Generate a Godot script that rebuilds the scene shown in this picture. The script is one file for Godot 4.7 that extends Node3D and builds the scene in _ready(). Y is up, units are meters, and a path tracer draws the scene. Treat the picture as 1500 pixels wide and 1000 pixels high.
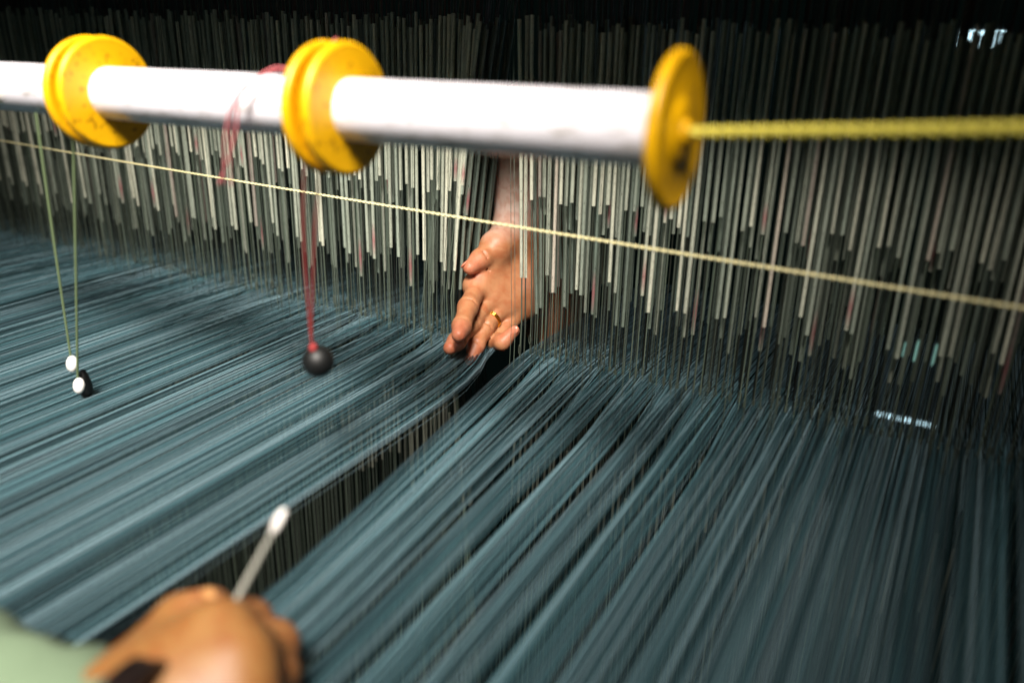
extends Node3D
# A jacquard loom seen close: warp sheet, sleeved heddles, bobbins strung on a cord, two people's hands.

const HEDDLE_TOP := 1.305      # top of the sleeves
const HINGE_Y := 1.47
const BOARD_Y := 1.40          # comber board the harness cords pass through
const MAIL_Y := 1.032          # eyes of the heddles, level with the warp
const GRIP_Y := 1.06           # where the hand pushes the harness apart
const GAP_X := -0.345
const REPEAT := 0.031
const SLOTS := 5

var rng := RandomNumberGenerator.new()

# ---------------------------------------------------------------- mesh helpers
class Shape:
	var v := PackedVector3Array()
	var n := PackedVector3Array()
	var c := PackedColorArray()
	var u := PackedVector2Array()
	var ix := PackedInt32Array()

	func vert(p: Vector3, nn: Vector3, col: Color, uv := Vector2.ZERO) -> int:
		v.append(p); n.append(nn); c.append(col); u.append(uv)
		return v.size() - 1

	func quad(a: int, b: int, cc: int, d: int) -> void:   # a b c d counter-clockwise seen from outside
		ix.append_array(PackedInt32Array([a, cc, b, a, d, cc]))

	func tri(a: int, b: int, cc: int) -> void:
		ix.append_array(PackedInt32Array([a, cc, b]))

	func tube(pts: PackedVector3Array, radii: PackedFloat32Array, sides: int, col: Color, caps := true, cols := PackedColorArray(), start := 0.0) -> void:
		var m := pts.size()
		var t0 := (pts[1] - pts[0]).normalized()
		var side := t0.cross(Vector3.UP if absf(t0.y) < 0.9 else Vector3.RIGHT).normalized()
		var first := v.size()
		var dist := start
		for i in m:
			var t := (pts[mini(i + 1, m - 1)] - pts[maxi(i - 1, 0)]).normalized()
			side = (side - t * side.dot(t)).normalized()
			var up := side.cross(t)
			if i > 0:
				dist += pts[i].distance_to(pts[i - 1])
			var r: float = radii[i] if radii.size() > 1 else radii[0]
			var cl: Color = cols[i] if cols.size() else col
			for k in sides:
				var a := TAU * k / sides
				var d := side * cos(a) + up * sin(a)
				vert(pts[i] + d * r, d, cl, Vector2(float(k) / sides, dist))
		for i in m - 1:
			for k in sides:
				var k2 := (k + 1) % sides
				var a := first + i * sides
				quad(a + k2, a + k, a + sides + k, a + sides + k2)
		if caps:
			for e in 2:
				var i := 0 if e == 0 else m - 1
				var t := (pts[0] - pts[1]).normalized() if e == 0 else (pts[m - 1] - pts[m - 2]).normalized()
				var cl: Color = cols[i] if cols.size() else col
				var mid := vert(pts[i], t, cl)
				var ring := v.size()
				for k in sides:
					vert(v[first + i * sides + k], t, cl)
				for k in sides:
					var k2 := (k + 1) % sides
					if e == 0: tri(mid, ring + k, ring + k2)
					else: tri(mid, ring + k2, ring + k)

	# profile of (distance along axis, radius); turned round the axis at the origin
	func lathe(profile: PackedVector2Array, axis: Vector3, origin: Vector3, sides: int, col: Color) -> void:
		var s := axis.cross(Vector3.UP if absf(axis.y) < 0.9 else Vector3.RIGHT).normalized()
		var w := axis.cross(s)
		for i in profile.size() - 1:
			var p := profile[i]
			var q := profile[i + 1]
			var e := q - p
			if e.length() < 1e-7:
				continue
			var na := smooth_normal(profile, i, e)
			var nb := smooth_normal(profile, i + 1, e)
			var first := v.size()
			for k in sides + 1:
				var a := TAU * k / sides
				var d := s * cos(a) + w * sin(a)
				vert(origin + axis * p.x + d * p.y, (axis * na.x + d * na.y).normalized(), col, Vector2(float(k) / sides, p.x))
				vert(origin + axis * q.x + d * q.y, (axis * nb.x + d * nb.y).normalized(), col, Vector2(float(k) / sides, q.x))
			for k in sides:
				var b := first + 2 * k
				quad(b, b + 2, b + 3, b + 1)

	func smooth_normal(profile: PackedVector2Array, i: int, e: Vector2) -> Vector2:
		var own := Vector2(-e.y, e.x).normalized()
		var out := own
		for j in [i - 1, i]:
			if j >= 0 and j < profile.size() - 1:
				var f := profile[j + 1] - profile[j]
				if f.length() > 1e-7:
					var g := Vector2(-f.y, f.x).normalized()
					if g.dot(own) > 0.6:
						out += g
		return out.normalized()

	func ellipsoid(centre: Vector3, ax: Vector3, ay: Vector3, az: Vector3, col: Color, rows := 10, cols := 16) -> void:
		var first := v.size()
		for i in rows + 1:
			var th := PI * i / rows
			for k in cols:
				var a := TAU * k / cols
				var d := Vector3(sin(th) * cos(a), cos(th), sin(th) * sin(a))
				var nn := (ax * d.x / ax.length_squared() + ay * d.y / ay.length_squared() + az * d.z / az.length_squared()).normalized()
				vert(centre + ax * d.x + ay * d.y + az * d.z, nn, col, Vector2(float(k) / cols, float(i) / rows))
		for i in rows:
			for k in cols:
				var k2 := (k + 1) % cols
				var a := first + i * cols
				quad(a + k, a + k2, a + cols + k2, a + cols + k)

	func box(lo: Vector3, hi: Vector3, col: Color) -> void:
		for f in 6:
			var ax := f / 2
			var s := 1.0 if f % 2 else -1.0
			var nn := Vector3.ZERO
			nn[ax] = s
			var b := (ax + 1) % 3
			var d := (ax + 2) % 3
			var q := []
			for k in 4:
				var p := Vector3.ZERO
				p[ax] = hi[ax] if s > 0 else lo[ax]
				p[b] = hi[b] if k in [1, 2] else lo[b]
				p[d] = hi[d] if k in [2, 3] else lo[d]
				q.append(vert(p, nn, col))
			if s > 0: quad(q[0], q[1], q[2], q[3])
			else: quad(q[0], q[3], q[2], q[1])

	func mesh() -> ArrayMesh:
		var a := []
		a.resize(Mesh.ARRAY_MAX)
		a[Mesh.ARRAY_VERTEX] = v; a[Mesh.ARRAY_NORMAL] = n; a[Mesh.ARRAY_COLOR] = c
		a[Mesh.ARRAY_TEX_UV] = u; a[Mesh.ARRAY_INDEX] = ix
		var m := ArrayMesh.new()
		m.add_surface_from_arrays(Mesh.PRIMITIVE_TRIANGLES, a)
		return m

func put(called: String, sh: Shape, m: Material, parent: Node, offset := Vector3.ZERO) -> MeshInstance3D:
	return put_mesh(called, sh.mesh(), m, parent, offset)

func put_mesh(called: String, me: Mesh, m: Material, parent: Node, offset := Vector3.ZERO) -> MeshInstance3D:
	var o := MeshInstance3D.new()
	o.name = called
	o.mesh = me
	o.material_override = m
	o.position = offset
	parent.add_child(o, true)
	return o

var taken := {}
func numbered(called: String) -> String:
	var k: int = taken.get(called, 0)
	taken[called] = k + 1
	return called if k == 0 else "%s_%03d" % [called, k]

func thing(called: String, label: String, category: String, base: Vector3, group := "") -> Node3D:
	var o := Node3D.new()
	o.name = numbered(called)
	add_child(o)
	o.position = base
	tag(o, label, category, group)
	return o

func tag(o: Node, label: String, category: String, group := "", kind := "") -> void:
	if label: o.set_meta("label", label)
	if category: o.set_meta("category", category)
	if group: o.set_meta("group", group)
	if kind: o.set_meta("kind", kind)

func pts(a: Array) -> PackedVector3Array:
	return PackedVector3Array(a)

func curve(a: Array, step := 0.004) -> PackedVector3Array:
	var cv := Curve3D.new()
	cv.bake_interval = step
	for i in a.size():
		var t: Vector3 = (a[mini(i + 1, a.size() - 1)] - a[maxi(i - 1, 0)]) / 6.0
		cv.add_point(a[i], -t, t)
	return cv.get_baked_points()

# ---------------------------------------------------------------- materials
func mat(col: Color, rough: float, metal := 0.0, vertex := false) -> StandardMaterial3D:
	var m := StandardMaterial3D.new()
	m.albedo_color = col
	m.roughness = rough
	m.metallic = metal
	m.vertex_color_use_as_albedo = vertex
	return m

func noise_tex(freq: float, lo: Color, hi: Color, size := 512, seed_ := 1, octaves := 4, stops := PackedFloat32Array([0.0, 1.0])) -> NoiseTexture2D:
	var f := FastNoiseLite.new()
	f.seed = seed_
	f.frequency = freq
	f.fractal_octaves = octaves
	var g := Gradient.new()
	g.offsets = stops
	g.colors = PackedColorArray([lo, hi])
	var t := NoiseTexture2D.new()
	t.width = size; t.height = size; t.seamless = true
	t.noise = f
	t.color_ramp = g
	return t

func bump_tex(freq: float, strength: float, seed_ := 2, size := 512) -> NoiseTexture2D:
	var f := FastNoiseLite.new()
	f.seed = seed_
	f.frequency = freq
	f.fractal_octaves = 4
	var t := NoiseTexture2D.new()
	t.width = size; t.height = size; t.seamless = true
	t.as_normal_map = true
	t.bump_strength = strength
	t.noise = f
	return t

# ---------------------------------------------------------------- skin: a smooth union of tapered capsules, meshed as surface nets
func capsule(p: Vector3, a: Vector3, ab: Vector3, inv: float, ra: float, rb: float) -> float:
	var t := clampf((p - a).dot(ab) * inv, 0.0, 1.0)
	return (p - a - ab * t).length() - ra - (rb - ra) * t

func soft_union(bones: Array, field: PackedFloat32Array, lo: Vector3, dim: Vector3i, cell: float, k: float, margin: float) -> PackedFloat32Array:
	var sums := PackedFloat32Array()
	sums.resize(field.size())
	for b in bones:
		var a: Vector3 = b[0]
		var e: Vector3 = b[1]
		var ra: float = b[2]
		var rb: float = b[3]
		var ab := e - a
		var inv := 1.0 / maxf(ab.length_squared(), 1e-9)
		var m := maxf(ra, rb) + margin
		var i0 := Vector3i(((a.min(e) - Vector3.ONE * m - lo) / cell).floor()).clamp(Vector3i.ZERO, dim - Vector3i.ONE)
		var i1 := Vector3i(((a.max(e) + Vector3.ONE * m - lo) / cell).ceil()).clamp(Vector3i.ZERO, dim - Vector3i.ONE)
		for z in range(i0.z, i1.z + 1):
			for y in range(i0.y, i1.y + 1):
				var row := (z * dim.y + y) * dim.x
				for x in range(i0.x, i1.x + 1):
					var d := capsule(lo + Vector3(x, y, z) * cell, a, ab, inv, ra, rb)
					if d < margin:
						sums[row + x] += exp(-d / k)
	return sums

func skin(palm: Array, fingers: Array, creases: Array, cell: float, paint: Callable) -> ArrayMesh:
	var lo := Vector3.INF
	var hi := -Vector3.INF
	for g in [palm] + fingers:
		for b in g:
			for e in 2:
				lo = lo.min(b[e] - Vector3.ONE * (b[2 + e] + 0.008))
				hi = hi.max(b[e] + Vector3.ONE * (b[2 + e] + 0.008))
	var dim := Vector3i(((hi - lo) / cell).ceil()) + Vector3i.ONE
	var total := dim.x * dim.y * dim.z
	var f := PackedFloat32Array()
	f.resize(total)
	f.fill(0.05)
	var kp := 0.0045
	var s := soft_union(palm, f, lo, dim, cell, kp, 0.016)
	for i in total:
		if s[i] > 0.0:
			f[i] = minf(0.05, -kp * log(s[i]))
	var base := f.duplicate()
	var kf := 0.0022
	for g in fingers:
		s = soft_union(g, f, lo, dim, cell, kf, 0.012)
		var blo := Vector3.INF
		var bhi := -Vector3.INF
		for b in g:
			for e in 2:
				blo = blo.min(b[e] - Vector3.ONE * 0.024)
				bhi = bhi.max(b[e] + Vector3.ONE * 0.024)
		var c0 := Vector3i(((blo - lo) / cell).floor()).clamp(Vector3i.ZERO, dim - Vector3i.ONE)
		var c1 := Vector3i(((bhi - lo) / cell).ceil()).clamp(Vector3i.ZERO, dim - Vector3i.ONE)
		for z in range(c0.z, c1.z + 1):
			for y in range(c0.y, c1.y + 1):
				for i in range((z * dim.y + y) * dim.x + c0.x, (z * dim.y + y) * dim.x + c1.x + 1):
					if s[i] > 0.0:
						var d := -kf * log(s[i])
						var p := base[i]
						var h := maxf(0.0045 - absf(d - p), 0.0) / 0.0045
						f[i] = minf(f[i], minf(d, p) - h * h * 0.0045 * 0.25)
	for cr in creases:
		var a: Vector3 = cr[0]
		var e: Vector3 = cr[1]
		var r: float = cr[2]
		var ab := e - a
		var inv := 1.0 / maxf(ab.length_squared(), 1e-9)
		var i0 := Vector3i(((a.min(e) - Vector3.ONE * (r + 0.003) - lo) / cell).floor()).clamp(Vector3i.ZERO, dim - Vector3i.ONE)
		var i1 := Vector3i(((a.max(e) + Vector3.ONE * (r + 0.003) - lo) / cell).ceil()).clamp(Vector3i.ZERO, dim - Vector3i.ONE)
		for z in range(i0.z, i1.z + 1):
			for y in range(i0.y, i1.y + 1):
				for x in range(i0.x, i1.x + 1):
					var at := (z * dim.y + y) * dim.x + x
					var d := -capsule(lo + Vector3(x, y, z) * cell, a, ab, inv, r, r)
					var h := maxf(0.0015 - absf(d - f[at]), 0.0) / 0.0015
					f[at] = maxf(f[at], d) + h * h * 0.0015 * 0.25
	# surface nets
	var sh := Shape.new()
	var at_cell := PackedInt32Array()
	at_cell.resize(total)
	at_cell.fill(-1)
	var sx := 1
	var sy := dim.x
	var sz := dim.x * dim.y
	var corner := [0, sx, sy, sx + sy, sz, sx + sz, sy + sz, sx + sy + sz]
	var edges := [[0, 1], [2, 3], [4, 5], [6, 7], [0, 2], [1, 3], [4, 6], [5, 7], [0, 4], [1, 5], [2, 6], [3, 7]]
	var off := []
	for k in 8:
		off.append(Vector3(k & 1, (k >> 1) & 1, k >> 2))
	for z in dim.z - 1:
		for y in dim.y - 1:
			var row := z * sz + y * sy
			for x in dim.x - 1:
				var i := row + x
				if f[i] > 0.02:
					continue
				var inside := 0
				for k in 8:
					if f[i + corner[k]] < 0.0:
						inside += 1
				if inside == 0 or inside == 8:
					continue
				var sum := Vector3.ZERO
				var cnt := 0
				for e in edges:
					var da: float = f[i + corner[e[0]]]
					var db: float = f[i + corner[e[1]]]
					if (da < 0.0) != (db < 0.0):
						sum += off[e[0]].lerp(off[e[1]], da / (da - db))
						cnt += 1
				var p := lo + (Vector3(x, y, z) + sum / cnt) * cell
				at_cell[i] = sh.vert(p, Vector3.ZERO, Color.WHITE)
	for z in range(1, dim.z - 1):
		for y in range(1, dim.y - 1):
			var row := z * sz + y * sy
			for x in range(1, dim.x - 1):
				var i := row + x
				var here := f[i]
				if here > 0.02 or here < -0.02:
					continue
				for ax in 3:
					var st: int = [sx, sy, sz][ax]
					var there := f[i + st]
					if (here < 0.0) == (there < 0.0):
						continue
					var s1: int = [sy, sz, sx][ax]
					var s2: int = [sz, sx, sy][ax]
					var q := [at_cell[i - s1 - s2], at_cell[i - s2], at_cell[i], at_cell[i - s1]]
					if q.min() < 0:
						continue
					if here < 0.0: sh.quad(q[0], q[1], q[2], q[3])
					else: sh.quad(q[0], q[3], q[2], q[1])
	for t in range(0, sh.ix.size(), 3):
		var a := sh.ix[t]
		var b := sh.ix[t + 1]
		var c := sh.ix[t + 2]
		var nn := (sh.v[c] - sh.v[a]).cross(sh.v[b] - sh.v[a])
		sh.n[a] += nn; sh.n[b] += nn; sh.n[c] += nn
	for i in sh.v.size():
		sh.n[i] = sh.n[i].normalized()
		sh.c[i] = paint.call(sh.v[i], sh.n[i])
		sh.u[i] = Vector2(sh.v[i].x + sh.v[i].z * 0.7, sh.v[i].y + sh.v[i].z * 0.4) * 10.0
	return sh.mesh()

func finger(a: Array, r: Array) -> Array:
	var out := []
	for i in a.size() - 1:
		out.append([a[i], a[i + 1], r[i], r[i + 1]])
	return out

func nail(parent: Node, m: Material, root: Vector3, tip: Vector3, out_dir: Vector3, half_w: float, half_l: float, radius: float, base: Vector3) -> void:
	var t := (tip - root).normalized()
	var nn := (out_dir - t * out_dir.dot(t)).normalized()
	var sd := nn.cross(t)
	var centre := tip + nn * (radius - 0.0013) + t * (half_l * 0.25)
	var sh := Shape.new()
	sh.ellipsoid(centre - base, sd * half_w, nn * 0.0016, t * half_l, Color.WHITE, 10, 18)
	put("nail", sh, m, parent)

# ---------------------------------------------------------------- how far the parted harness stands aside
func parted(x: float, y: float, row: int) -> float:
	var lean := clampf((HINGE_Y - y) / (HINGE_Y - GRIP_Y), 0.0, 1.0) if y > GRIP_Y else clampf(1.0 - (GRIP_Y - y) / 0.6, 0.0, 1.0)
	if x < GAP_X:
		return -(0.066 + 0.001 * row) * lean * exp(-(GAP_X - x) / 0.032)
	return (0.016 + 0.007 * row) * lean * exp(-(x - GAP_X) / 0.05)

func warp_shift(x: float, z: float) -> float:
	var back := z + 0.6
	if x < GAP_X:
		return (0.012 - 0.028 * exp(-maxf(back, 0.0) / 0.035)) * exp(-(GAP_X - x) / 0.055)
	return (0.02 + 0.045 * clampf(back / 0.32, 0.0, 1.3)) * exp(-(x - GAP_X) / 0.11)

func heddle_line(x: float, z: float, top: float, bottom: float, row: int, steps: int, wob: float, phase: float) -> PackedVector3Array:
	var out := PackedVector3Array()
	for i in steps + 1:
		var y := lerpf(top, bottom, float(i) / steps)
		out.append(Vector3(x + parted(x, y, row) + wob * sin(y * 9.0 + phase), y, z + wob * cos(y * 11.0 + phase * 2.0)))
	return out

const ROW_Z := [-0.600, -0.612, -0.625, -0.640, -0.656]

func sleeve_bottom(slot: int, row: int) -> float:
	var j := rng.randf_range(-0.007, 0.007)
	if row == 0:
		return ([1.100, 1.094][slot] if slot < 2 else 1.166) + j
	if row == 1:
		return (1.068 if slot < 2 else 1.147) + j
	return 1.076 + 0.008 * (row - 2) + rng.randf_range(-0.012, 0.012)

func place_of(x: float) -> String:
	var near := x - GAP_X
	if near < 0.0 and near > -0.013: return "leaning at the gap's left edge"
	if near > 0.0 and near < 0.013: return "hanging at the gap's right edge"
	var edges := [-1.02, -0.86, -0.74, -0.62, -0.54, -0.46, GAP_X, -0.27, -0.20, -0.12, -0.05]
	var words := ["at the far left edge of the loom", "behind the leftmost bobbin", "below the left pair of flanges", "below the middle bobbin's left half", "behind the red yarn",
		"behind the red thread and dark ball", "between red thread and leaning heddles", "just right of the reaching hand", "below the right bobbin's right half", "behind the rightmost yellow flange",
		"under the start of the yellow cord", "near the dark right edge"]
	for i in edges.size():
		if x < edges[i]: return words[i]
	return words[-1]

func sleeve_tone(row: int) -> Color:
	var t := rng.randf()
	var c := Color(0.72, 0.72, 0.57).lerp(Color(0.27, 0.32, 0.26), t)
	if row > 0: c = c.lerp(Color(0.10, 0.14, 0.115), clampf(0.52 + row * 0.14, 0.0, 0.94))  # rear rows darkened in colour to paint in their shade
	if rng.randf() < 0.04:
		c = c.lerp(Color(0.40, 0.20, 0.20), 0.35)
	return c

func _ready() -> void:
	rng.seed = 77
	# ------------------------------------------------ camera
	var cam := Camera3D.new()
	cam.name = "camera"
	add_child(cam)
	cam.position = Vector3(0, 1.3, 0)
	cam.rotation_degrees = Vector3(-21, 29.3, 1.4)
	cam.fov = 45.2397
	cam.near = 0.02
	cam.far = 60.0
	# ------------------------------------------------ surroundings, exposure
	var env := Environment.new()
	env.background_mode = Environment.BG_COLOR
	env.background_color = Color(0.0010, 0.0024, 0.0021).linear_to_srgb()
	env.tonemap_mode = Environment.TONE_MAPPER_LINEAR
	env.tonemap_exposure = 1.0
	env.sdfgi_enabled = true
	env.ssao_enabled = true
	env.ssil_enabled = true
	var we := WorldEnvironment.new()
	we.name = "environment"
	we.environment = env
	var lens := CameraAttributesPhysical.new()
	lens.frustum_focal_length = 28.8
	lens.frustum_focus_distance = 0.72
	lens.exposure_aperture = 2.6
	we.camera_attributes = lens
	add_child(we)
	# ------------------------------------------------ the hall lamp over the loom
	var lamp := SpotLight3D.new()
	lamp.name = "hall_lamp"
	add_child(lamp)
	lamp.position = Vector3(0.04, 2.45, 0.58)
	lamp.look_at(Vector3(-0.49, 1.04, -0.37))
	lamp.light_color = Color(1.0, 0.97, 0.93)
	lamp.light_energy = 15.0
	lamp.light_size = 0.30
	lamp.spot_angle = 16.2
	lamp.spot_angle_attenuation = 1.0
	lamp.spot_range = 6.0
	lamp.shadow_enabled = true

	build_loom()
	build_bobbins()
	build_hanging_things()
	build_person()
	build_helper()
	build_far_lamps()

# ---------------------------------------------------------------- comber board, warp, harness
func build_loom() -> void:
	# the comber board above the frame; the cords run up through it and it keeps the light off the top of the harness
	var board := thing("comber_board", "dark wooden comber board above the heddles, harness cords passing through it", "board", Vector3(-0.6, BOARD_Y, -0.63))
	var sh := Shape.new()
	sh.box(Vector3(-0.9, 0.0, -0.10), Vector3(1.0, 0.018, 0.06), Color(0.05, 0.02, 0.015))
	put("plank", sh, mat(Color.WHITE, 0.7, 0.0, true), board)
	var rail := Shape.new()
	rail.box(Vector3(-1.0, -0.052, 0.061), Vector3(1.2, 0.075, 0.145), Color(0.05, 0.02, 0.015))
	put("shade_rail", rail, mat(Color.WHITE, 0.7, 0.0, true), board)  # unseen rail, added and set to shade the top of the harness

	# --- warp: threads run from the eyes of the heddles towards the cloth
	var silk := mat(Color.WHITE, 0.40, 0.0, true)
	silk.metallic_specular = 0.6
	var warp := thing("warp_sheet", "blue grey warp threads stretched across the loom below the heddles", "warp", Vector3(-0.5, MAIL_Y, -0.6))
	var mass := Shape.new()
	var rows := ROW_Z.size()
	var first := -64
	var last := 30
	for r in range(first, last):
		var x0 := GAP_X + (r + 0.5) * REPEAT
		var group_tone := rng.randf_range(0.75, 1.15)
		var ropes := 9
		var swell := rng.randf_range(0.7, 1.25)
		for rope in ropes:
			var rope_x := (rope + rng.randf_range(0.3, 0.7)) / ropes
			var rope_drop := (0.0130 * rope_x - 0.005) * swell + rng.randf_range(-0.0012, 0.0012)
			if rope >= 6 and r != -1: rope_drop = rng.randf_range(0.008, 0.018)
			var rope_tone := group_tone * rng.randf_range(0.6, 1.3)
			for k in 10:
				strand_of_warp(mass, warp, silk, x0 + (rope_x - 0.5) * REPEAT * 0.97 + rng.randf_range(-0.0019, 0.0019), rope_drop + rng.randf_range(-0.0015, 0.0015), rope_tone)
		for k in 10:
			strand_of_warp(mass, warp, silk, x0 + ((k + rng.randf()) / 10.0 - 0.5) * REPEAT, 0.011 + rng.randf_range(-0.003, 0.006), group_tone)
	tag(put("threads", mass, silk, warp), "", "", "", "stuff")

	# --- harness
	var tube_mat := mat(Color.WHITE, 0.62, 0.0, true)
	tube_mat.albedo_texture = noise_tex(0.035, Color(0.22, 0.20, 0.17), Color(1, 1, 1), 512, 5, 4, PackedFloat32Array([0.16, 0.30]))
	tube_mat.uv1_scale = Vector3(1, 7, 1)
	tube_mat.normal_enabled = true
	tube_mat.normal_texture = bump_tex(0.02, 3.0, 9)
	tube_mat.normal_scale = 0.35
	var cord_mat := mat(Color.WHITE, 0.75, 0.0, true)
	var steel := mat(Color(0.42, 0.45, 0.40), 0.38, 0.7)
	var rear := Shape.new()
	var x: float
	var reps := range(-33, 24)
	var seen := 0
	for r in reps:
		for row in rows:
			for slot in SLOTS:
				if row > 0 and rng.randf() < (0.12 if row == 1 else 0.28): continue
				x = GAP_X + (r + (slot + 0.5) / SLOTS) * REPEAT + row * 0.0027 + rng.randf_range(-0.0007, 0.0007)
				var z: float = ROW_Z[row] + rng.randf_range(-0.002, 0.002)
				var top := HEDDLE_TOP + rng.randf_range(-0.008, 0.005)
				var low := sleeve_bottom(slot, row)
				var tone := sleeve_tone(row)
				var wob := rng.randf_range(0.0002, 0.0011)
				var ph := rng.randf() * TAU
				var rad := rng.randf_range(0.0014, 0.00175)
				var mail_y := MAIL_Y + rng.randf_range(-0.008, 0.010)
				var string_tone := Color(0.062, 0.080, 0.058) * rng.randf_range(0.4, 1.6)
				var red := Color(0.055, 0.018, 0.016) * rng.randf_range(0.5, 1.6)
				var near := absf(x - GAP_X) < 0.12
				var steps := 12
				var single: bool = row == 0 and x > -1.2 and x < 0.075 and seen < 300
				var sleeve_line := heddle_line(x, z, top, low, row, steps, wob, ph)
				var cols := PackedColorArray()
				var stain := rng.randf() < 0.08 and row < 2
				for i in sleeve_line.size():
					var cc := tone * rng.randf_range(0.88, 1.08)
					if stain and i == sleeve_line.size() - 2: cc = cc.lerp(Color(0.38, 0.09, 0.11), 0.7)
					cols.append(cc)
				var upper := heddle_line(x, z, BOARD_Y + 0.02, top, row, 2, wob, ph)
				var lower := heddle_line(x, z, low, 0.50, row, 14 if near else 8, wob, ph)
				var lingo_top := 0.945 + rng.randf_range(-0.035, 0.03)
				var lingo := heddle_line(x, z, lingo_top, lingo_top - 0.07, row, 3, wob, ph)
				var lingo_tone := Color(0.22, 0.23, 0.18) * rng.randf_range(0.4, 1.2)
				if single:
					seen += 1
					var zone := place_of(x)
					var kind := "long pale sleeve" if slot < 2 else "short grey sleeve"
					var label := "front row heddle with a %s, %s" % [kind, zone]
					var group := "heddles with a %s, %s" % [kind, zone]
					var base := Vector3(x, 0.50, z)
					var h := thing("heddle", label, "heddle", base, group)
					var a := Shape.new()
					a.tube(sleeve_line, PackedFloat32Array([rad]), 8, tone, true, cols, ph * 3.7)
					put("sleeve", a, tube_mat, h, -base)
					var b := Shape.new()
					b.tube(upper, PackedFloat32Array([0.0006]), 4, red, false)
					b.tube(lower, PackedFloat32Array([0.0005]), 5, string_tone * 1.3, false)
					put("cord", b, cord_mat, h, -base)
					var w := Shape.new()
					w.tube(lingo, PackedFloat32Array([0.0012]), 6, lingo_tone)
					put("lower_sleeve", w, cord_mat, h, -base)
					var e := Shape.new()
					mail(e, Vector3(x + parted(x, mail_y, row), mail_y, z + 0.0005), rng.randf() * 0.8)
					put("eye", e, steel, h, -base)
				else:
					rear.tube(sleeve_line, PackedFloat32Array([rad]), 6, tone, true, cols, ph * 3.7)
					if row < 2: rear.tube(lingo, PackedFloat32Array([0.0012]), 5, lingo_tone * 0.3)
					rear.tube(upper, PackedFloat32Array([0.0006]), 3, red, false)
					rear.tube(lower, PackedFloat32Array([0.00048]), 4, string_tone * 0.22, false)  # rear strings coloured far darker, painting in the shade back there
	# bare lifting cords in front of the sleeves
	var bare := Shape.new()
	for r in reps:
		for z in [-0.582, -0.564]:
			for k in 3:
				if rng.randf() < 0.25: continue
				x = GAP_X + (r + (k + rng.randf()) / 3.0) * REPEAT
				bare.tube(heddle_line(x, z, BOARD_Y + 0.02, 0.5, 0, 18, 0.0006, rng.randf() * TAU), PackedFloat32Array([0.00026]), 4, Color(0.09, 0.115, 0.09) * rng.randf_range(0.3, 1.6), false)
	tag(put("bare_cords", bare, cord_mat, self), "fine bare cords hanging like a veil in front of the sleeved heddles", "cords", "", "stuff")
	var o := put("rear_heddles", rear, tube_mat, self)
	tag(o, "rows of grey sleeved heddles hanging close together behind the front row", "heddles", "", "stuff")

func mail(sh: Shape, centre: Vector3, turn: float) -> void:
	var p := PackedVector3Array()
	for i in 13:
		var a := TAU * i / 12
		p.append(centre + Vector3(cos(a) * 0.0013 * cos(turn), sin(a) * 0.0042, cos(a) * 0.0013 * sin(turn)))
	sh.tube(p, PackedFloat32Array([0.0004]), 5, Color.WHITE, false)

var warp_made := 0
func strand_of_warp(mass: Shape, warp: Node3D, silk: Material, x: float, drop: float, rope_tone: float) -> void:
	var z0: float = ROW_Z[rng.randi() % ROW_Z.size()]
	var tone := rope_tone * rng.randf_range(0.35, 1.55)
	var col := Color(0.068, 0.156, 0.182) * tone
	var dice := rng.randf()
	if dice < 0.20: col = Color(0.29, 0.43, 0.49) * rng.randf_range(0.7, 1.2)
	elif dice < 0.44: col = Color(0.025, 0.05, 0.06)
	var drift := rng.randf_range(-0.0016, 0.0016)
	var line := PackedVector3Array()
	for q in [z0 - 0.25, z0, -0.58, -0.56, -0.53, -0.49, -0.44, -0.36, -0.26, -0.1, 0.3]:
		var toward: float = clampf((q - z0) / 0.7, -0.3, 1.3)
		var y := MAIL_Y - 0.004 - 0.010 * clampf(toward, 0.0, 1.0) - drop * clampf((q - z0) / 0.12, 0.0, 1.0)
		if q < z0: y += 0.01 * (q - z0) / 0.25
		line.append(Vector3(x + warp_shift(x, q) + drift * toward, y, q) - Vector3(-0.5, MAIL_Y, -0.6))
	var rad := PackedFloat32Array([rng.randf_range(0.00010, 0.00020)])
	if x > GAP_X and x < -0.05 and warp_made < 300:
		var one := Shape.new()
		one.tube(line, rad, 5, col, false)
		put("thread", one, silk, warp)
		warp_made += 1
	else:
		mass.tube(line, rad, 4, col, false)

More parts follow.
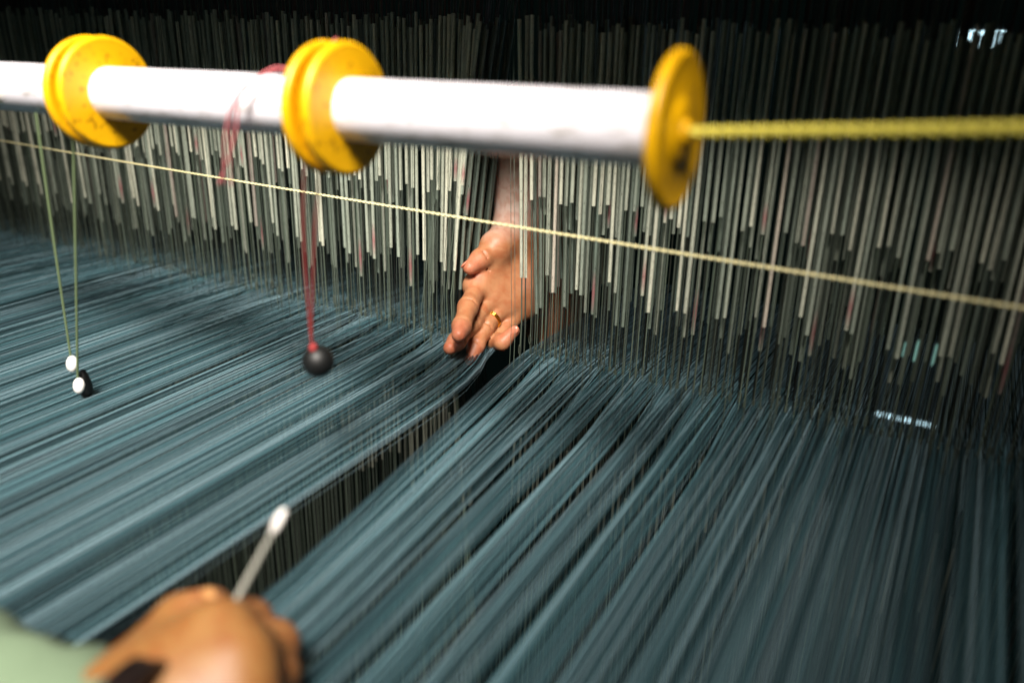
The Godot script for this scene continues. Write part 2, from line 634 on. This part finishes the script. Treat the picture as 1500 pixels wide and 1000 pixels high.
# ---------------------------------------------------------------- bobbins on their cord
func build_bobbins() -> void:
	var white := mat(Color(0.90, 0.885, 0.915), 0.45)
	white.roughness_texture = noise_tex(0.02, Color(0.3, 0.3, 0.3), Color(0.5, 0.5, 0.5), 256, 3)
	white.albedo_texture = noise_tex(0.02, Color(0.80, 0.79, 0.76), Color(1, 1, 1), 512, 41, 5, PackedFloat32Array([0.18, 0.42]))
	white.uv1_triplanar = true
	white.uv1_scale = Vector3(4, 16, 16)
	white.normal_enabled = true
	white.normal_texture = bump_tex(0.02, 2.0, 12)
	white.normal_scale = 0.12
	var yellow := mat(Color(0.88, 0.66, 0.01), 0.42)
	yellow.albedo_texture = noise_tex(0.02, Color(0.62, 0.56, 0.45), Color(1, 1, 1), 512, 8, 5, PackedFloat32Array([0.08, 0.34]))
	yellow.uv1_triplanar = true
	yellow.uv1_scale = Vector3(12, 12, 12)
	var spans := [[-0.694, -0.5065], [-0.5005, -0.3125], [-0.3065, -0.1165]]
	var names := ["white bobbin with yellow flange at the left end of the row, cut by the frame", "middle white bobbin between the two pairs of touching yellow flanges", "white bobbin at the right end of the row, nearest its yellow cord"]
	var axis := Vector3(0.9995, 0.0115, -0.0245).normalized()
	var start := Vector3(-0.306, 1.2565, -0.352)
	for i in 3:
		var a: float = spans[i][0]
		var b: float = spans[i][1]
		var base := start + axis * (((a + b) / 2 + 0.306) / axis.x)
		var half := (b - a) / 2
		var t := thing("bobbin", names[i], "bobbin", base, "")
		var sh := Shape.new()
		sh.lathe(PackedVector2Array([Vector2(-half + 0.004, 0.0165), Vector2(half - 0.004, 0.0165)]), axis, Vector3.ZERO, 64, Color.WHITE)
		sh.lathe(PackedVector2Array([Vector2(half - 0.004, 0.013), Vector2(-half + 0.004, 0.013)]), axis, Vector3.ZERO, 48, Color.WHITE)
		put("tube", sh, white, t)
		for s in [-1.0, 1.0]:
			var fl := Shape.new()
			var prof := PackedVector2Array()
			# from the axis on the inner face, round the rim, back on the outer face
			prof.append(Vector2(-0.0035, 0.004))
			prof.append(Vector2(-0.0035, 0.0185))
			prof.append(Vector2(-0.0028, 0.0310))
			for k in 9:
				var ang := PI * (1.0 - k / 8.0)
				prof.append(Vector2(cos(ang) * 0.0030, 0.0322 + sin(ang) * 0.0028))
			prof.append(Vector2(0.0028, 0.0310))
			prof.append(Vector2(0.0018, 0.0150))
			prof.append(Vector2(0.0034, 0.0135))
			prof.append(Vector2(0.0042, 0.0085))
			prof.append(Vector2(0.0042, 0.004))
			prof.append(Vector2(-0.0035, 0.004))
			var dirn: Vector3 = axis * s
			fl.lathe(prof, dirn, dirn * (half - 0.0036), 72, Color.WHITE)
			var part := put("flange", fl, yellow, t)
			if s > 0 and i == 2:
				var hub := Shape.new()
				hub.lathe(PackedVector2Array([Vector2(0, 0.0065), Vector2(0.0018, 0.0058), Vector2(0.0030, 0.0042), Vector2(0.0032, 0.0022), Vector2(0.0, 0.0022)]), axis, axis * (half + 0.0002), 40, Color.WHITE)
				put("hub", hub, yellow, part)
	# the cord they are strung on: three strands laid together
	var cord := thing("yellow_cord", "taut yellow twisted cord running from the last bobbin to the right", "cord", start)
	var ym := mat(Color(0.80, 0.75, 0.30), 0.8)
	for k in 3:
		var line := PackedVector3Array()
		var n := 420
		for i in n + 1:
			var s := lerpf(-0.42, 0.62, float(i) / n)
			var c := axis * s
			if s > 0.19: c.y += (s - 0.19) * 0.075
			var a := s * 300.0 + TAU * k / 3
			line.append(c + Vector3(0, cos(a), sin(a)) * 0.0012)
		var sh := Shape.new()
		sh.tube(line, PackedFloat32Array([0.0015]), 6, Color.WHITE)
		put("strand", sh, ym, cord)
	# the red yarn hanging over the middle bobbin, frayed at its ends
	var red := thing("red_yarn", "frayed red yarn draped over the middle bobbin beside its right flange", "yarn", Vector3(-0.345, 1.256, -0.345))
	var rm := mat(Color(0.80, 0.42, 0.44), 0.9)
	for k in 3:
		var j := func(s: float) -> Vector3: return Vector3(rng.randf_range(-s, s), rng.randf_range(-s, s), rng.randf_range(-s, s))
		var line := curve([Vector3(0.020, 0.036, -0.022) + j.call(0.004), Vector3(0.008, 0.020, -0.012) + j.call(0.001), Vector3(0.002, 0.0195, 0.006) + j.call(0.001), Vector3(-0.010, 0.006, 0.0195) + j.call(0.001), Vector3(-0.020, -0.014, 0.0180) + j.call(0.003), Vector3(-0.038, -0.050, 0.010) + j.call(0.005)])
		var sh := Shape.new()
		sh.tube(line, PackedFloat32Array([0.0006]), 5, Color.WHITE)
		put("strand", sh, rm, red)
	var scrap := thing("yarn_scrap", "short scrap of pale yellow yarn stuck to the leftmost bobbin", "yarn", Vector3(-0.598, 1.2455, -0.327))
	var sc := Shape.new()
	sc.tube(curve([Vector3(-0.012, -0.002, -0.0005), Vector3(-0.004, 0.000, 0.0006), Vector3(0.004, 0.001, 0.0004), Vector3(0.011, 0.003, 0.0)], 0.002), PackedFloat32Array([0.0014]), 6, Color.WHITE)
	sc.tube(curve([Vector3(-0.006, 0.002, 0.0), Vector3(0.002, -0.0012, 0.0006), Vector3(0.009, 0.001, 0.0004)], 0.002), PackedFloat32Array([0.0012]), 6, Color.WHITE)
	put("fibre", sc, mat(Color(0.82, 0.80, 0.50), 0.85), scrap)

func build_hanging_things() -> void:
	# cream yarn stretched in front of the harness
	var yarn := thing("cream_yarn", "thin cream yarn stretched slantwise in front of the heddles and hand", "yarn", Vector3(-0.301, 1.161, -0.531))
	var ym := mat(Color(0.90, 0.86, 0.66), 0.8)
	for k in 2:
		var line := PackedVector3Array()
		for i in 601:
			var s := i / 600.0
			var p := Vector3(-1.25, 1.1525, -0.596).lerp(Vector3(0.25, 1.1735, -0.457), s) - yarn.position
			p.y -= 0.003 * (1.0 - pow(2.0 * s - 1.0, 2.0)) - 0.0025
			var a := s * 900.0 + PI * k
			line.append(p + Vector3(0, cos(a), sin(a)) * 0.00055)
		var sh := Shape.new()
		sh.tube(line, PackedFloat32Array([0.00072]), 5, Color.WHITE)
		put("ply", sh, ym, yarn)
	# pale tubes painting in cyan glints on the sleeves near the right edge
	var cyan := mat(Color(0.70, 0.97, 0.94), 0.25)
	var glint_tubes := [[Vector3(-0.0225, 1.093, -0.594), 0.011, "leftmost"], [Vector3(-0.0150, 1.091, -0.593), 0.016, "middle"], [Vector3(-0.0035, 1.091, -0.592), 0.016, "rightmost"]]
	for c in glint_tubes:
		var t := thing("cyan_glint", "%s of three tiny pale cyan painted glints among the dim sleeves at right" % c[2], "painted_glint", c[0], "cyan painted glints on the sleeves")
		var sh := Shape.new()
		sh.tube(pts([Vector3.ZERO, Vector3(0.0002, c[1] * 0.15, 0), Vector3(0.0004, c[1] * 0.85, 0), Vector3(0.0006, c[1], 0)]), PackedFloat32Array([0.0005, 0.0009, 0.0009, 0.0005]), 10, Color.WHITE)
		put("glint_body", sh, cyan, t)
	# two bright weights on green strings, hanging from the left bobbin
	var green := mat(Color(0.34, 0.40, 0.27), 0.8)
	var bright := mat(Color(0.96, 0.95, 0.93), 0.12)
	var dark := mat(Color(0.03, 0.035, 0.035), 0.35)
	var bits := [[Vector3(-0.5689, 1.0543, -0.3340), Vector3(-0.5574, 1.2391, -0.3340), "upper"], [Vector3(-0.5652, 1.0371, -0.3340), Vector3(-0.5170, 1.2418, -0.3340), "lower"]]
	for b in bits:
		var p: Vector3 = b[0]
		var t := thing("pendant_weight", "%s of two small bright weights hanging on green strings at the left" % b[2], "weight", p)
		var sh := Shape.new()
		sh.ellipsoid(Vector3.ZERO, Vector3(0.0042, 0, 0), Vector3(0.0012, 0.0068, 0), Vector3(0, 0, 0.0042), Color.WHITE, 14, 20)
		put("bead", sh, bright, t)
		var st := Shape.new()
		var top: Vector3 = b[1] - p
		st.tube(curve([Vector3(0, 0.006, 0), top * 0.5 + Vector3(0.001, 0, 0.001), top], 0.01), PackedFloat32Array([0.00095]), 6, Color.WHITE)
		put("string", st, green, t)
		if b[2] == "lower":
			var sk := Shape.new()
			sk.lathe(PackedVector2Array([Vector2(-0.0125, 0.0), Vector2(-0.0115, 0.0035), Vector2(-0.007, 0.0052), Vector2(0.0, 0.0049), Vector2(0.006, 0.0036), Vector2(0.010, 0.002)]), Vector3.UP, Vector3(-0.0022, 0.0, -0.0062), 24, Color.WHITE)
			put("bead_shadow", sk, dark, t)  # dark solid standing in for the shadow behind the lower bead
	# dark ball on a doubled red thread, hanging from the middle bobbin's flange
	var c := Vector3(-0.334, 1.104, -0.350)
	var ball := thing("dark_ball", "round dark weight hanging on a doubled red thread below the bobbins", "weight", c)
	var sh := Shape.new()
	sh.ellipsoid(Vector3.ZERO, Vector3(0.0098, 0, 0), Vector3(0, 0.0100, 0), Vector3(0, 0, 0.0098), Color.WHITE, 18, 28)
	put("ball", sh, mat(Color(0.02, 0.024, 0.025), 0.55), ball)
	var rm := mat(Color(0.40, 0.10, 0.095), 0.8)
	for s in [-1.0, 1.0]:
		var st := Shape.new()
		st.tube(curve([Vector3(0, 0.008, 0.0045), Vector3(0.0012 * s, 0.03, 0.004), Vector3(0.0045 * s + 0.002, 0.085, 0.002), Vector3(0.006 * s + 0.008, 0.135, 0.0)], 0.006), PackedFloat32Array([0.0008]), 6, Color.WHITE)
		put("thread", st, rm, ball)
	var kn := Shape.new()
	kn.ellipsoid(Vector3(0, 0.0098, 0.0035), Vector3(0.0028, 0, 0), Vector3(0, 0.0038, 0), Vector3(0, 0, 0.0028), Color.WHITE)
	put("knot", kn, mat(Color(0.50, 0.14, 0.14), 0.8), ball)

# ---------------------------------------------------------------- the weaver behind the harness
func skin_mat() -> StandardMaterial3D:
	var m := mat(Color.WHITE, 0.48, 0.0, true)
	m.subsurf_scatter_enabled = true
	m.subsurf_scatter_strength = 0.12
	m.normal_enabled = true
	m.normal_texture = bump_tex(0.05, 8.0, 21)
	m.normal_scale = 0.22
	m.albedo_texture = noise_tex(0.008, Color(0.94, 0.85, 0.81), Color(1, 1, 1), 512, 51, 5, PackedFloat32Array([0.25, 0.6]))
	m.uv1_triplanar = true
	m.uv1_scale = Vector3(22, 22, 22)
	return m

func build_person() -> void:
	var wr := Vector3(-0.3842, 1.1124, -0.6844)
	var wm := Vector3(-0.3796, 1.1103, -0.6934)
	var wu := Vector3(-0.3701, 1.1074, -0.6975)
	var armr := Vector3(-0.3877, 1.2229, -0.7066)
	var armu := Vector3(-0.3754, 1.2177, -0.7234)
	var i0 := Vector3(-0.3845, 1.0746, -0.6185)
	var i1 := Vector3(-0.3726, 1.0667, -0.5824)
	var i2 := Vector3(-0.3618, 1.0590, -0.5556)
	var i3 := Vector3(-0.3554, 1.0568, -0.5410)
	var m0 := Vector3(-0.3759, 1.0627, -0.6279)
	var m1 := Vector3(-0.3732, 1.0491, -0.5890)
	var m2 := Vector3(-0.3723, 1.0400, -0.5634)
	var m3 := Vector3(-0.3694, 1.0395, -0.5489)
	var r0 := Vector3(-0.3668, 1.0543, -0.6367)
	var r1 := Vector3(-0.3670, 1.0422, -0.6018)
	var r2 := Vector3(-0.3646, 1.0309, -0.5834)
	var r3 := Vector3(-0.3632, 1.0241, -0.5739)
	var p0 := Vector3(-0.3552, 1.0497, -0.6535)
	var p1 := Vector3(-0.3604, 1.0282, -0.6079)
	var p2 := Vector3(-0.3459, 1.0332, -0.5986)
	var p3 := Vector3(-0.3371, 1.0443, -0.6048)
	var t0 := Vector3(-0.3802, 1.1089, -0.6704)
	var t1 := Vector3(-0.3801, 1.1078, -0.6430)
	var t2 := Vector3(-0.3833, 1.1003, -0.6207)
	var t3 := Vector3(-0.3852, 1.0957, -0.6053)
	var h0 := Vector3(-0.3649, 1.0942, -0.6835)
	var h1 := Vector3(-0.3539, 1.0654, -0.6599)
	var lw := Vector3(-0.3810, 1.0979, -0.8027)
	var lw2 := Vector3(-0.3647, 1.0983, -0.8120)
	var larm := Vector3(-0.4189, 1.2388, -0.9908)
	var larm2 := Vector3(-0.3923, 1.2355, -1.0043)
	var lf00 := Vector3(-0.3771, 1.0534, -0.7485)
	var lf01 := Vector3(-0.3727, 1.0338, -0.7201)
	var lf02 := Vector3(-0.3701, 1.0174, -0.7058)
	var lf03 := Vector3(-0.3684, 1.0053, -0.6977)
	var lf10 := Vector3(-0.3668, 1.0496, -0.7526)
	var lf11 := Vector3(-0.3600, 1.0261, -0.7239)
	var lf12 := Vector3(-0.3574, 1.0098, -0.7096)
	var lf13 := Vector3(-0.3558, 0.9977, -0.7015)
	var lf20 := Vector3(-0.3576, 1.0512, -0.7584)
	var lf21 := Vector3(-0.3494, 1.0290, -0.7311)
	var lf22 := Vector3(-0.3470, 1.0127, -0.7168)
	var lf23 := Vector3(-0.3454, 1.0006, -0.7086)
	var lf30 := Vector3(-0.3492, 1.0562, -0.7653)
	var lf31 := Vector3(-0.3403, 1.0386, -0.7405)
	var lf32 := Vector3(-0.3379, 1.0222, -0.7260)
	var lf33 := Vector3(-0.3364, 1.0101, -0.7178)
	var palm := [[wr, i0, 0.0150, 0.0110], [wm, m0, 0.0155, 0.0112], [wm, r0, 0.0155, 0.0108], [wu, p0, 0.0150, 0.0105],
		[i0, m0, 0.0105, 0.0105], [m0, r0, 0.0105, 0.0100], [r0, p0, 0.0100, 0.0100],
		[wr, t1, 0.0150, 0.0125], [t0, t1, 0.0155, 0.0120], [t1, i0, 0.0070, 0.0070], [h0, h1, 0.0125, 0.0115],
		[wr, armr, 0.0200, 0.0290], [wu, armu, 0.0190, 0.0300], [wm, (armr + armu) / 2, 0.0200, 0.0300]]
	var fingers := [
		finger([i0, i1, i2, i3], [0.0094, 0.0083, 0.0075, 0.0061]),
		finger([m0, m1, m2, m3], [0.0094, 0.0083, 0.0074, 0.0060]),
		finger([r0, r1, r2, r3], [0.0090, 0.0077, 0.0069, 0.0055]),
		finger([p0, p1, p2, p3], [0.0084, 0.0071, 0.0063, 0.0050]),
		finger([t1, t2, t3], [0.0110, 0.0089, 0.0066]),
		finger([lf00, lf01, lf02, lf03], [0.0095, 0.0086, 0.0078, 0.0064]),
		finger([lf10, lf11, lf12, lf13], [0.0095, 0.0086, 0.0078, 0.0064]),
		finger([lf20, lf21, lf22, lf23], [0.0095, 0.0086, 0.0078, 0.0064]),
		finger([lf30, lf31, lf32, lf33], [0.0095, 0.0086, 0.0078, 0.0064]),
	]
	palm.append_array([[lw, lf00, 0.017, 0.011], [lw, lf10, 0.017, 0.011], [lw2, lf20, 0.017, 0.011], [lw2, lf30, 0.016, 0.010], [lw, larm, 0.021, 0.03], [lw2, larm2, 0.021, 0.03]])
	var look := func(p: Vector3, n: Vector3) -> Color:
		var c := Color(0.46, 0.205, 0.098)
		var tips := 1.0
		for t in [i3, m3, r3, p3, t3]:
			tips = minf(tips, p.distance_to(t) / 0.020)
		c = c.lerp(Color(0.60, 0.20, 0.125), (1.0 - clampf(tips, 0, 1)) * 0.8)
		var up := clampf(((p - wm).dot((armr - wm).normalized()) + 0.004) / 0.03, 0.0, 1.0)
		c = c.lerp(Color(0.88, 0.66, 0.56), up)  # forearm coloured paler to paint in the light falling on it
		return c
	var creases := []
	var facing := (Vector3(-0.12, 1.24, -0.2) - m0).normalized()
	for chain in [[i0, i1, i2, i3, 0.0080], [m0, m1, m2, m3, 0.0079], [r0, r1, r2, r3, 0.0073], [t1, t2, t3, t3, 0.0085]]:
		for j in [1, 2]:
			var along: Vector3 = (chain[j + 1] - chain[j - 1]).normalized()
			var out_dir := (facing - along * facing.dot(along)).normalized()
			var across := along.cross(out_dir)
			for off in [0.0]:
				var c: Vector3 = chain[j] + out_dir * (chain[4] + 0.0010) + along * off
				creases.append([c - across * 0.006 - out_dir * 0.0022, c, 0.0008])
				creases.append([c, c + across * 0.006 - out_dir * 0.0022, 0.0008])
	# lines of the palm: round the ball of the thumb, and across below the fingers
	var lift := facing * 0.0112
	var life := curve([t1.lerp(i0, 0.55) + facing * 0.010, m0.lerp(wm, 0.30) + lift, m0.lerp(wm, 0.58) + lift * 1.15, wm.lerp(m0, 0.14) + lift * 1.35], 0.006)
	var heart := curve([p0.lerp(wu, 0.15) + lift, r0.lerp(wm, 0.10) + lift, m0.lerp(wm, 0.05) + lift, m0.lerp(i0, 0.5) + lift * 0.9], 0.006)
	var head := curve([t1.lerp(i0, 0.6) + facing * 0.010, m0.lerp(wm, 0.20) + lift, r0.lerp(wm, 0.26) + lift, p0.lerp(wu, 0.36) + lift], 0.006)
	for l in [life, heart, head]:
		for j in l.size() - 1:
			creases.append([l[j], l[j + 1], 0.0013])
	var base := wm
	var p := thing("person", "person behind the harness reaching an open palm through the parted heddles, gold ring on", "person", base)
	var body := put_mesh("arms_and_hands", skin(palm, fingers, creases, 0.0016, look), skin_mat(), p, -base)
	var nm := mat(Color(0.80, 0.50, 0.39), 0.32)
	nail(body, nm, t2, t3, Vector3(-0.6, 0.5, 0.2), 0.0050, 0.0054, 0.0066, Vector3.ZERO)
	nail(body, nm, r2, r3, Vector3(-0.5, -0.6, -0.2), 0.0044, 0.0056, 0.0055, Vector3.ZERO)
	nail(body, nm, p2, p3, Vector3(0.1, 0.2, 0.9), 0.0037, 0.0046, 0.0050, Vector3.ZERO)
	# ring: two thin bands round the ring finger
	var ring := Shape.new()
	var along := (r1 - r0).normalized()
	for s in [0.0, 0.0022]:
		var circle := PackedVector3Array()
		var sd := along.cross(Vector3.UP).normalized()
		var up := sd.cross(along)
		for i in 37:
			var a := TAU * i / 36
			circle.append(r0.lerp(r1, 0.62) + along * s + (sd * cos(a) + up * sin(a)) * 0.0086)
		ring.tube(circle, PackedFloat32Array([0.0009]), 8, Color.WHITE, false)
	put("ring", ring, mat(Color(0.95, 0.74, 0.32), 0.22, 1.0), p, -base)

# ---------------------------------------------------------------- the helper in the foreground, with the reed hook
func build_helper() -> void:
	var w := Vector3(-0.2493, 1.0483, -0.1276)
	var w2 := Vector3(-0.2389, 1.0427, -0.1236)
	var el := Vector3(-0.3788, 1.0480, -0.0818)
	var el2 := Vector3(-0.3610, 1.0354, -0.0765)
	var i0 := Vector3(-0.2344, 1.0650, -0.1777)
	var i1 := Vector3(-0.2446, 1.0486, -0.2016)
	var i2 := Vector3(-0.2470, 1.0295, -0.2041)
	var i3 := Vector3(-0.2534, 1.0263, -0.1942)
	var m0 := Vector3(-0.2209, 1.0600, -0.1733)
	var m1 := Vector3(-0.2280, 1.0454, -0.1997)
	var m2 := Vector3(-0.2323, 1.0234, -0.2023)
	var m3 := Vector3(-0.2393, 1.0210, -0.1924)
	var r0 := Vector3(-0.2136, 1.0524, -0.1667)
	var r1 := Vector3(-0.2200, 1.0394, -0.1918)
	var r2 := Vector3(-0.2250, 1.0187, -0.1945)
	var r3 := Vector3(-0.2330, 1.0143, -0.1857)
	var p0 := Vector3(-0.2119, 1.0438, -0.1589)
	var p1 := Vector3(-0.2157, 1.0314, -0.1808)
	var p2 := Vector3(-0.2200, 1.0140, -0.1830)
	var p3 := Vector3(-0.2281, 1.0097, -0.1766)
	var t1 := Vector3(-0.2599, 1.0576, -0.1798)
	var t2 := Vector3(-0.2526, 1.0616, -0.1857)
	var t3 := Vector3(-0.2495, 1.0643, -0.1874)
	var rod0 := Vector3(-0.2420, 1.0671, -0.1941)
	var rod1 := Vector3(-0.2338, 1.0962, -0.2115)
	var band_mid := Vector3(-0.2300, 1.0540, -0.1311)
	var palm := [[w, i0, 0.020, 0.0115], [w, m0, 0.021, 0.0118], [w2, r0, 0.020, 0.0115], [w2, p0, 0.019, 0.0105], [i0, m0, 0.0110, 0.0110], [m0, r0, 0.0110, 0.0105], [r0, p0, 0.0105, 0.0100],
		[w, t1, 0.016, 0.0125], [w, el, 0.0165, 0.022], [w2, el2, 0.0165, 0.022]]
	var fingers := [finger([i0, i1, i2, i3], [0.0110, 0.0100, 0.0090, 0.0075]), finger([m0, m1, m2, m3], [0.0112, 0.0102, 0.0092, 0.0078]),
		finger([r0, r1, r2, r3], [0.0106, 0.0096, 0.0086, 0.0072]), finger([p0, p1, p2, p3], [0.0095, 0.0085, 0.0076, 0.0064]), finger([t1, t2, t3], [0.0115, 0.0095, 0.0080])]
	var look := func(p: Vector3, n: Vector3) -> Color:
		var c := Color(0.30, 0.145, 0.046)
		var red := 1.0
		for t in [i1, m1, r1, p1, t3]:
			red = minf(red, p.distance_to(t) / 0.018)
		return c.lerp(Color(0.38, 0.13, 0.062), (1.0 - clampf(red, 0, 1)) * 0.8)
	var base := w
	var p := thing("person", "hand of a person in a pale green sleeve holding a thin hook, near left corner", "person", base)
	var body := put_mesh("arm_and_hand", skin(palm, fingers, [], 0.0022, look), skin_mat(), p, -base)
	nail(body, mat(Color(0.72, 0.52, 0.32), 0.45), t2, t3, Vector3(0.0, 0.8, 0.5), 0.0062, 0.0075, 0.0080, Vector3.ZERO)
	# sleeve: a turned tube of cloth with folds and a hem
	var sl := Shape.new()
	var rings := 40
	var sides := 48
	var d := (el - w).normalized()
	var sd := d.cross(Vector3.UP).normalized()
	var up := sd.cross(d)
	var mid := (w + w2) / 2
	for i in rings + 1:
		var s := float(i) / rings
		var o := mid + d * (-0.013 + s * 0.15) 
		for k in sides:
			var a := TAU * k / sides
			var r := 0.0335 + 0.016 * s + 0.0018 * sin(a * 3.0 + s * 9.0) + 0.0016 * sin(a * 5.0 - s * 17.0) + 0.0012 * sin(s * 40.0 + a)
			if s < 0.10: r += 0.0012
			var e := sd * cos(a) * 1.0 + up * sin(a) * 0.9
			sl.vert(o + e * r, e, Color.WHITE, Vector2(float(k) / sides, s))
	for i in rings:
		for k in sides:
			var k2 := (k + 1) % sides
			var a := i * sides
			sl.quad(a + k2, a + k, a + sides + k, a + sides + k2)
	var cloth := mat(Color(0.47, 0.55, 0.44), 0.9)
	cloth.normal_enabled = true
	cloth.normal_texture = bump_tex(0.2, 4.0, 31)
	cloth.uv1_triplanar = true
	cloth.uv1_scale = Vector3(9, 9, 9)
	put("sleeve", sl, cloth, p, -base)
	# dark band round the wrist
	var bd := Shape.new()
	var circle := PackedVector3Array()
	for i in 49:
		var a := TAU * i / 48
		circle.append(band_mid + (sd * cos(a) * 1.12 + up * sin(a)) * 0.0235)
	for j in 5:
		var shifted := PackedVector3Array()
		for q in circle: shifted.append(q + d * (j - 2.0) * 0.0022)
		bd.tube(shifted, PackedFloat32Array([0.0026 if j in [1, 2, 3] else 0.0030]), 8, Color.WHITE, false)
	put("wristband", bd, mat(Color(0.07, 0.024, 0.018), 0.5), p, -base)
	# the hook
	var hk := thing("reed_hook", "thin steel hook with a bright tip held in the foreground hand", "hook", rod0)
	var sh := Shape.new()
	var dirn := (rod1 - rod0).normalized()
	sh.tube(pts([-dirn * 0.05, Vector3.ZERO, (rod1 - rod0) * 0.5, rod1 - rod0]), PackedFloat32Array([0.0015, 0.0014, 0.0012, 0.0010]), 12, Color.WHITE)
	put("rod", sh, mat(Color(0.62, 0.62, 0.58), 0.4), hk)
	var tip := Shape.new()
	var q := dirn.cross(Vector3.UP).normalized()
	tip.ellipsoid(rod1 - rod0 + dirn * 0.004, q * 0.0024, dirn * 0.0062, q.cross(dirn) * 0.0020, Color.WHITE, 14, 18)
	put("tip", tip, mat(Color(0.96, 0.94, 0.92), 0.15), hk)  # white colour paints in the lamp highlight on the steel

# ---------------------------------------------------------------- lamps of the hall glimpsed behind the harness
func build_far_lamps() -> void:
	var spots := [[Vector3(-0.038, 1.299, -1.5), Vector2(0.060, 0.022), "bright lamp glimpsed between harness cords at the upper right", 6.0],
		[Vector3(-0.032, 0.660, -1.5), Vector2(0.095, 0.004), "thin strip of light glimpsed low between the heddle strings at right", 3.0]]
	for s in spots:
		var size: Vector2 = s[1]
		var t := thing("far_lamp", s[2], "lamp", s[0])
		var body := Shape.new()
		body.box(Vector3(-size.x / 2 - 0.006, -size.y / 2 - 0.006, -0.05), Vector3(size.x / 2 + 0.006, size.y / 2 + 0.006, -0.004), Color.WHITE)
		put("housing", body, mat(Color(0.05, 0.05, 0.05), 0.6), t)
		var face := Shape.new()
		face.box(Vector3(-size.x / 2, -size.y / 2, -0.003), Vector3(size.x / 2, size.y / 2, 0.0), Color.WHITE)
		var gm := mat(Color(0.8, 0.9, 0.95), 0.5)
		gm.emission_enabled = true
		gm.emission = Color(0.80, 0.95, 1.0)
		gm.emission_energy_multiplier = s[3]
		put("lamp_face", face, gm, t)
		var l := AreaLight3D.new()
		l.name = "glow"
		l.area_size = size
		l.light_energy = 0.02
		l.light_color = Color(0.80, 0.95, 1.0)
		l.shadow_enabled = true
		l.position = Vector3(0, 0, 0.004)
		l.rotation.y = PI
		t.add_child(l, true)
